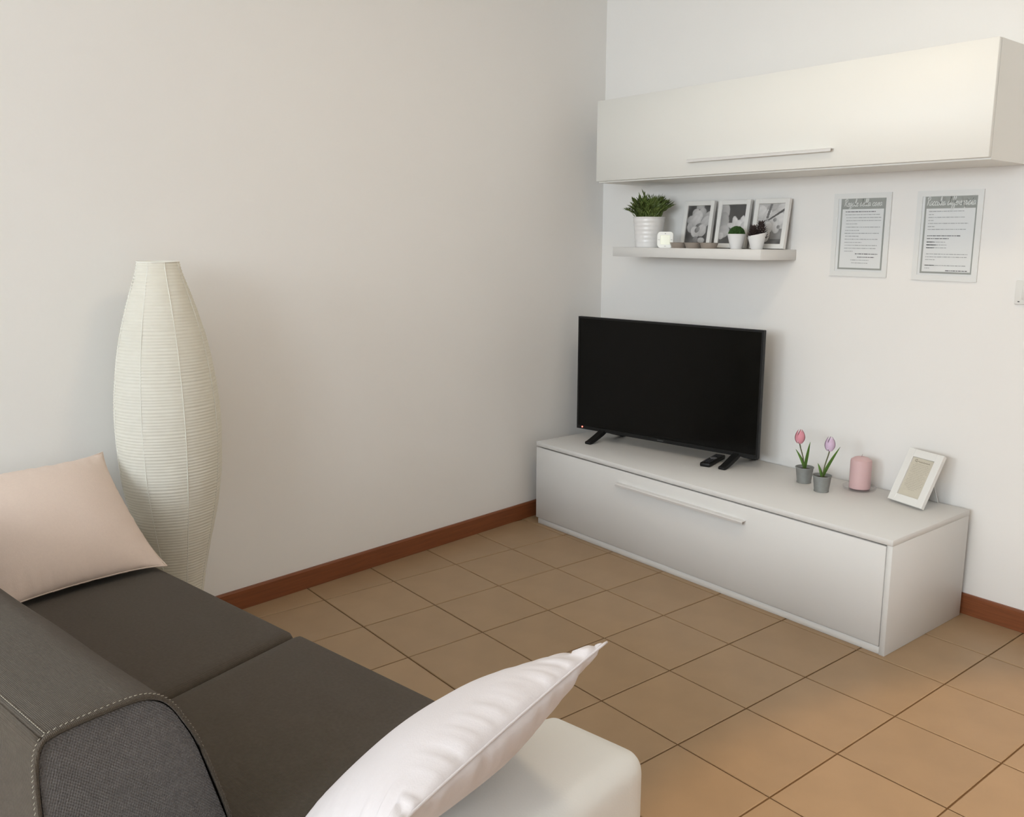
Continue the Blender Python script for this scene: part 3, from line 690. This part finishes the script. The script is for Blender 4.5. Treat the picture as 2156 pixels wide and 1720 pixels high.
# two small succulents
def cup_pot(t, slant=0.0):
    o = lathe('pot', [(0.002, 0), (0.022, 0.0), (0.024, 0.002), (0.0385, 0.058), (0.0395, 0.062), (0.0370, 0.062), (0.0345, 0.054), (0.03, 0.045)], MCER, t, 36, cap=False)
    for v in o.data.vertices: v.co.z += slant*(v.co.x*rt.x+v.co.y*rt.y)*max(0, v.co.z-0.02)/0.042
    lathe('soil', [(0.033, 0.049), (0.004, 0.052)], MSOIL, t, 20)
t = thing('potted_succulent', 'round green mossy plant in a small white pot', 'potted plant', (0.957, -0.135, SZ_), 0, 'small plants on the shelf')
cup_pot(t)
V, F = [], []; rnd = random.Random(3)
for k in range(420):                      # dome of stubby leaves
    z = rnd.uniform(0.0, 1.0); an = rnd.uniform(0, 2*math.pi); r = math.sqrt(1-z*z)
    nrm = Vector((r*math.cos(an), r*math.sin(an), z)); c = Vector((0, 0, 0.054))+Vector((nrm.x*0.031, nrm.y*0.031, nrm.z*0.036))
    s = nrm.cross(Vector((0.3, 0.2, 1))).normalized(); w = nrm.cross(s); b = len(V)
    V += [c+s*0.004, c+w*0.004, c-s*0.004, c-w*0.004, c+nrm*0.0065]; F += [(b, b+1, b+4), (b+1, b+2, b+4), (b+2, b+3, b+4), (b+3, b, b+4)]
dm = lathe('dome', [(0.031, 0.050), (0.031, 0.060), (0.026, 0.074), (0.016, 0.085), (0.004, 0.089)], MMOSS, t, 24)
o = link('stub_leaves', mesh('stub_leaves', V, F), MMOSS, dm); o['kind'] = 'stuff'
t = thing('potted_succulent', 'dark purple spiky succulent in a small tilted white pot', 'potted plant', (1.062, -0.135, SZ_), 0, 'small plants on the shelf')
cup_pot(t, 0.22)
rnd = random.Random(9)
for (ox, hh, rr) in ((-0.017, 0.052, 0.021), (0.015, 0.072, 0.026)):
    bx, by = scr(ox)
    V, F = [], []
    for lay in range(9):
        s = lay/8; z = 0.046+hh*s*0.85; R = rr*(1-0.75*s); n = 9
        for k in range(n):
            an = 2*math.pi*(k+0.5*(lay % 2))/n; d = Vector((math.cos(an), math.sin(an), 0)); sd = Vector((-d.y, d.x, 0))
            c = Vector((bx, by, z)); L = R+0.010; b = len(V)
            V += [c+sd*0.005, c-sd*0.005, c+d*L*0.6-sd*0.004+Vector((0, 0, 0.003)), c+d*L+Vector((0, 0, 0.011)), c+d*L*0.6+sd*0.004+Vector((0, 0, 0.003)), c+d*L*0.5-Vector((0, 0, 0.004))]
            F += [(b, b+1, b+2, b+4), (b+2, b+3, b+4), (b+1, b+5, b+2), (b+5, b+3, b+2), (b+5, b+4, b+3), (b+5, b, b+4)]
    link('rosette', mesh('rosette', V, F), MPURP, t)

# wall socket plate at the picture's right border
t = thing('wall_socket', 'white rectangular wall socket plate on the television wall', 'socket', (2.046, 0, 1.145))
bm = bmesh.new(); add_box(bm, 0, 0.118, -0.009, -0.0005, 0, 0.081, 0.003, 2); link('plate', bm_mesh('plate', bm, True), MFRAME, t)
MHOLE = mat('socket_hole', (0.05, 0.05, 0.05), 0.8, 0.2)
for k in range(3):
    md = box('module', 0.024+k*0.0235, 0.0465+k*0.0235, -0.0115, -0.0091, 0.018, 0.063, MFRAME, t, 0.001, 1)
    for q in (-0.011, 0, 0.011): lathe('hole', [(0.0023, 0), (0.0023, 0.0006)], MHOLE, md, 10, (0.03525+k*0.0235, -0.0115, 0.0405+q), (math.pi/2, 0, 0))
box('latch_slot', 0.012, 0.018, -0.0096, -0.0089, 0.008, 0.011, MHOLE, t)

# ------------------------------------------------------------------ paper floor lamp
LX, LY = 0.499, -2.339
t = thing('floor_lamp', 'tall white ribbed paper floor lamp beside the sofa', 'floor lamp', (LX, LY, 0))
key = [(0.052, 0.03), (0.060, 0.12), (0.078, 0.25), (0.096, 0.34), (0.122, 0.45), (0.145, 0.575), (0.154, 0.68), (0.156, 0.77), (0.150, 0.88), (0.130, 1.02), (0.096, 1.15), (0.068, 1.235), (0.060, 1.270)]
kp = spline([(r, 0, z) for r, z in key], 12)
def lamp_r(z):
    for a_, b_ in zip(kp, kp[1:]):
        if a_.z <= z <= b_.z: return a_.x+(b_.x-a_.x)*(z-a_.z)/max(1e-6, b_.z-a_.z)
    return kp[-1].x
V, F = [], []; SEG = 72; rows = 520; rn = random.Random(2)
phase = 0
for i in range(rows+1):
    z = 0.03+1.24*i/rows; phase += 2*math.pi/4.0*(1+0.35*noise.noise((z*40, 0, 0)))
    rip = 0.0011*math.sin(phase)
    for k in range(SEG):
        a_ = 2*math.pi*k/SEG
        fac = 1-0.008*abs(math.sin(a_*4))          # eight panels between the wires
        rr = lamp_r(z)*fac+rip*(0.8+0.5*noise.noise((z*25, math.cos(a_)*1.5, math.sin(a_)*1.5)))+0.0018*noise.noise((z*9, math.cos(a_)*3, math.sin(a_)*3))
        V.append((rr*math.cos(a_), rr*math.sin(a_), z))
for i in range(rows):
    for k in range(SEG):
        k2 = (k+1) % SEG; F.append((i*SEG+k, i*SEG+k2, (i+1)*SEG+k2, (i+1)*SEG+k))
sh = link('shade', mesh('shade', V, F, True), MRICE, t)
MWIRE = mat('white_wire', (0.82, 0.80, 0.73), 0.6, 0.3)
for k in range(8):
    a_ = 2*math.pi*k/8
    tube('wire_rib', [(lamp_r(z)*math.cos(a_)*1.002, lamp_r(z)*math.sin(a_)*1.002, z) for z in [0.03+1.24*i/40 for i in range(41)]], 0.0011, MWIRE, sh, 6)
tube('top_ring', [(0.060*math.cos(2*math.pi*k/32), 0.060*math.sin(2*math.pi*k/32), 1.270) for k in range(32)], 0.0022, MWIRE, sh, 6, True)
lathe('base', [(0.13, 0.0), (0.13, 0.008), (0.125, 0.012), (0.02, 0.016)], MFRAME, t, 40)
tube('pole', [(0, 0, 0.012), (0, 0, 0.95)], 0.008, MFRAME, t, 10)
for z in (0.42, 0.95):
    lathe('bulb', [(0.012, z), (0.014, z+0.03), (0.028, z+0.06), (0.030, z+0.08), (0.02, z+0.1), (0.004, z+0.11)], MCER, t, 16)

# ------------------------------------------------------------------ sofa
SA = math.radians(10.2)
sofa = thing('sofa', 'dark grey fabric sofa with white leatherette arms', 'sofa', (0, 0, 0), SA)
# local axes: x runs along the sofa, y from the back towards the television wall
def rbox(name, x0, x1, y0, y1, z0, z1, r, m, parent, puff=0.0, sub=10, skew=None, seg=4):
    bm = bmesh.new(); add_box(bm, x0, x1, y0, y1, z0, z1)
    bmesh.ops.subdivide_edges(bm, edges=list(bm.edges), cuts=sub, use_grid_fill=True)
    cx, cy, cz = (x0+x1)/2, (y0+y1)/2, (z0+z1)/2; hx, hy, hz = (x1-x0)/2, (y1-y0)/2, (z1-z0)/2
    for v in bm.verts:   # rounded box: clamp to the inner box, push out by r
        p = v.co-Vector((cx, cy, cz)); rem = []
        for q, hq in zip(p, (hx, hy, hz)):
            f = q/hq; ff = math.copysign(abs(f)**0.55, f) if abs(f) < 1 else f
            rem.append(ff*hq)
        p = Vector(rem); inner = Vector([max(-(hq-r), min(hq-r, q)) for q, hq in zip(p, (hx, hy, hz))]); d = p-inner
        if d.length > 1e-7: p = inner+d.normalized()*r*min(1.0, d.length/r if d.length < r else 1.0)
        ux, uy = p.x/hx, p.y/hy
        if puff and p.z > 0: p.z += puff*(1-ux**4)*(1-uy**4)
        v.co = p+Vector((cx, cy, cz))
        if skew: v.co.x += skew(v.co)
    return link(name, bm_mesh(name, bm, True, 60), m, parent)
SV0, SV1 = -3.352, -2.578
rbox('base', 0.205, 1.775, SV0+0.02, SV1-0.02, 0.045, 0.275, 0.015, MLEATH, sofa)
for (a_, b_) in ((0.0, 0.205), (1.772, 1.992)):
    rbox('armrest', a_, b_, SV0+0.02, -2.562 if a_ > 1 else -2.60, 0.045, 0.502, 0.038, MLEATH, sofa, puff=0.006, sub=22)
for (x, y) in ((0.1, SV0+0.1), (0.1, -2.68), (1.88, SV0+0.1), (1.88, -2.68)):
    lathe('leg', [(0.022, 0.0005), (0.026, 0.05)], MBLACK, sofa, 16, (x, y, 0))
def seam_x(y): return 1.003+(-2.594-y)*0.165
def sk(side):
    def f(co):
        if side > 0: k = (co.x-0.21)/(1.003-0.21); return (seam_x(co.y)-1.003)*max(0, k)
        k = (1.765-co.x)/(1.765-1.006); return (seam_x(co.y)-1.003)*max(0, min(1, k))
    return f
rbox('seat_cushion', 0.21, 1.003, -3.10, SV1, 0.277, 0.418, 0.022, MGREY, sofa, puff=0.004, sub=20, skew=sk(1))
rbox('seat_cushion', 1.008, 1.765, -3.10, SV1+0.004, 0.277, 0.420, 0.022, MGREY, sofa, puff=0.004, sub=20, skew=sk(-1))
# backrest: wedge profile (y offset from the rear, z) swept along the sofa
bv = -3.348
prof = [(-0.011, 0.277), (-0.013, 0.45), (-0.012, 0.62), (-0.010, 0.685), (-0.003, 0.712), (0.012, 0.722), (0.061, 0.726), (0.118, 0.726), (0.148, 0.718), (0.170, 0.699), (0.188, 0.668), (0.209, 0.622), (0.237, 0.530), (0.252, 0.470), (0.262, 0.424)]
pp = spline([(0, bv+a_, b_) for a_, b_ in prof], 5)
U0, U1 = 0.215, 1.585
secs = [U0+0.008, U0+0.02]+[U0+0.02+(U1-U0-0.04)*k/30 for k in range(1, 30)]+[U1-0.018, U1-0.006, U1-0.001]
V, F = [], []; n = len(pp)
for i, us in enumerate(secs):
    for p in pp:
        ed = min(us-U0, U1-us); ins = 0.006*max(0, 1-ed/0.018)**2
        c = Vector((0, bv+0.11, 0.55)); q = p+(c-p).normalized()*ins
        b_ = 0.0022*noise.noise((us*4, q.y*6, q.z*6))
        V.append((us, q.y+b_, q.z+b_))
for i in range(len(secs)-1):
    for k in range(n-1): F.append((i*n+k, i*n+k+1, (i+1)*n+k+1, (i+1)*n+k))
    F.append((i*n+n-1, i*n, (i+1)*n, (i+1)*n+n-1))
F.append(tuple(range(n)))
bm = bmesh.new(); bm.from_mesh(mesh('backrest', V, F))
bk = link('backrest', bm_mesh('backrest', bm, True, 50), MGREY, sofa)
# end panel, slightly domed twill
V, F = [], []; c = Vector((U1, bv+0.12, 0.52)); RN = 10
for i in range(RN+1):
    s = i/RN
    for p in pp:
        q = Vector((U1, p.y, p.z)); q = q+(c-q).normalized()*0.008
        w = c+(q-c)*s; w.x = U1-0.004+0.012*(1-s**3)+0.0025*noise.noise((w.y*12, w.z*12, 5)); V.append(w)
for i in range(RN):
    for k in range(n):
        k2 = (k+1) % n
        F.append((i*n+k, i*n+k2, (i+1)*n+k2, (i+1)*n+k))
bm = bmesh.new(); bm.from_mesh(mesh('end_panel', V, F)); bmesh.ops.remove_doubles(bm, verts=bm.verts, dist=1e-5)
o = link('end_panel', bm_mesh('end_panel', bm, True, 60), MGREYE, bk)
# piping around the end and stitches along it
path = []
for p in pp[2:-2]:
    q = Vector((U1-0.003, p.y, p.z)); path.append(q+(q-Vector((U1, bv+0.11, 0.55))).normalized()*(-0.002))
tube('piping', path, 0.0032, MGREY, bk, 8)
V, F = [], []
acc = 0; last = path[0]; on = None
for q in spline(path, 6):
    d = (q-last).length; acc += d; last = q
    if acc > 0.0062:
        acc = 0; out = (q-Vector((U1, bv+0.11, 0.55))); out.x = 0; out.normalize()
        cpt = q+out*0.0040+Vector((-0.004, 0, 0)); tg = Vector((0, -out.z, out.y))*0.0019
        tube_geo([cpt-tg, cpt+tg], 0.0006, 5, False, V, F)
link('stitching', mesh('stitching', V, F, True), MSTITCH, bk)
V, F = [], []
tube_geo([(U0+0.02+(U1-U0-0.026)*k/40, bv+0.0005+0.0015*noise.noise((k*0.4, 0, 0)), 0.7165) for k in range(41)], 0.0024, 6, False, V, F)
link('back_seam', mesh('back_seam', V, F, True), MGREY, bk)
V, F = [], []
for k in range(210):
    x = U0+0.02+(U1-U0-0.03)*k/210; tube_geo([(x, bv+0.008, 0.7215), (x+0.0042, bv+0.008, 0.7215)], 0.0006, 5, False, V, F)
link('back_stitching', mesh('back_stitching', V, F, True), MSTITCH, bk)

# ------------------------------------------------------------------ pillows
def pillow(name, label, m, O, ex, ey, size, thick, seed, ear=0.03, wr=0.004, group='cotton pillows on the sofa', sy=None, pinch=0.075):
    """O centre, ex along one seam, ey up the slope (world vectors); a stuffed square with pinched corners"""
    ex = Vector(ex).normalized(); ey = Vector(ey).normalized(); ez = ex.cross(ey).normalized()
    N = 56; V, F = [], []
    def shape(u, v, sgn):
        w = size/2; w2_ = (sy or size)/2
        pu = 1-pinch*(1-v*v)*abs(u)**1.5; pv = 1-pinch*(1-u*u)*abs(v)**1.5
        x = u*w*pu; y = v*w2_*pv
        cr = (abs(u)*abs(v))**7; x += math.copysign(ear*cr, u); y += math.copysign(ear*cr, v)
        t = thick/2*(max(0, 1-u*u)**0.55)*(max(0, 1-v*v)**0.55)
        e = max(abs(u), abs(v)); ew = max(0.0, (e-0.62)/0.38)*(1-max(0, (e-0.985)/0.015))
        along = v if abs(u) > abs(v) else u
        t += sgn*0.0+wr*ew*(noise.noise((along*13+seed, e*1.5, seed*1.7+sgn))+0.6*noise.noise((along*27+seed, e*1.5, seed+sgn)))*1.3+0.0035*noise.noise((u*2+seed, v*2, sgn*3.0))*(1-e**4)
        if t < 0: t = 0
        return x, y, sgn*t
    for sgn in (1, -1):
        for j in range(N+1):
            for i in range(N+1):
                u = -math.cos(math.pi*i/N); v = -math.cos(math.pi*j/N)
                u = 0.5*u+0.5*(2*i/N-1); v = 0.5*v+0.5*(2*j/N-1)
                x, y, z = shape(u, v, sgn); V.append(Vector((x, y, z)))
        b = 0 if sgn == 1 else (N+1)**2
        for j in range(N):
            for i in range(N):
                p = b+j*(N+1)+i; q = (p, p+1, p+N+2, p+N+1); F.append(q if sgn == 1 else q[::-1])
    bm = bmesh.new(); bm.from_mesh(mesh(name, V, F)); bmesh.ops.remove_doubles(bm, verts=bm.verts, dist=2e-4)
    t = thing(name, label, 'pillow', O, 0, group)
    Rm = Matrix((ex, ey, ez)).transposed(); t.rotation_euler = Rm.to_euler()
    link('cover', bm_mesh(name, bm, True, 170), m, t)
    edge = []
    for k in range(N): edge.append(shape(-1+2*k/N, -1, 1))
    for k in range(N): edge.append(shape(1, -1+2*k/N, 1))
    for k in range(N): edge.append(shape(1-2*k/N, 1, 1))
    for k in range(N): edge.append(shape(-1, 1-2*k/N, 1))
    tube('seam', [(x, y, 0) for x, y, z in edge], 0.0020, m, t, 6, True)
    return t
su = Vector((math.cos(SA), math.sin(SA), 0)); sv = Vector((-math.sin(SA), math.cos(SA), 0)); UZ = Vector((0, 0, 1))
def SP(a_, b_, z): return su*a_+sv*b_+UZ*z
# blush pillow at the far arm: bottom edge on the seat, top resting on the arm
bot = SP(0.385, -2.805, 0.437); top = SP(0.045, -2.805, 0.700)
pillow('pillow', 'blush pink pillow leaning on the arm beside the paper lamp', MPINK, (bot+top)/2, -sv, top-bot, 0.425, 0.13, 1.3, ear=0.010, wr=0.003, pinch=0.05)
bot = SP(1.668, -2.885, 0.470); top = SP(1.973, -2.900, 0.690); exd = SP(-0.12, 0.49, 0); exd = exd-(top-bot)*(exd.dot(top-bot)/(top-bot).length_squared)
pillow('pillow', 'pale pinkish white pillow propped on the near white arm', MPILW, (bot+top)/2, exd, top-bot, 0.435, 0.132, 4.1, ear=0.008, wr=0.006, sy=0.40, pinch=0.04)
# the soft pillows dent where they rest on the arms
bpy.context.view_layer.update()
for p in [o for o in bpy.data.objects if o.name.startswith('pillow')]:
    for c in p.children:
        mw = p.matrix_world @ c.matrix_local; inv = mw.inverted()
        for v in c.data.vertices:
            w = mw @ v.co; a_, b_, z_ = w.dot(su), w.dot(sv), w.z
            for a0, a1, side in ((0.0, 0.205, -1), (1.772, 1.992, 1)):
                if a0 < a_ < a1 and -3.33 < b_ < -2.562 and z_ < 0.511:
                    dz = 0.511-z_; du = (a_-a0) if side > 0 else (a1-a_)
                    w = w+(UZ*dz if dz < du else su*(-du*side)); v.co = inv @ w
        c.data.update()
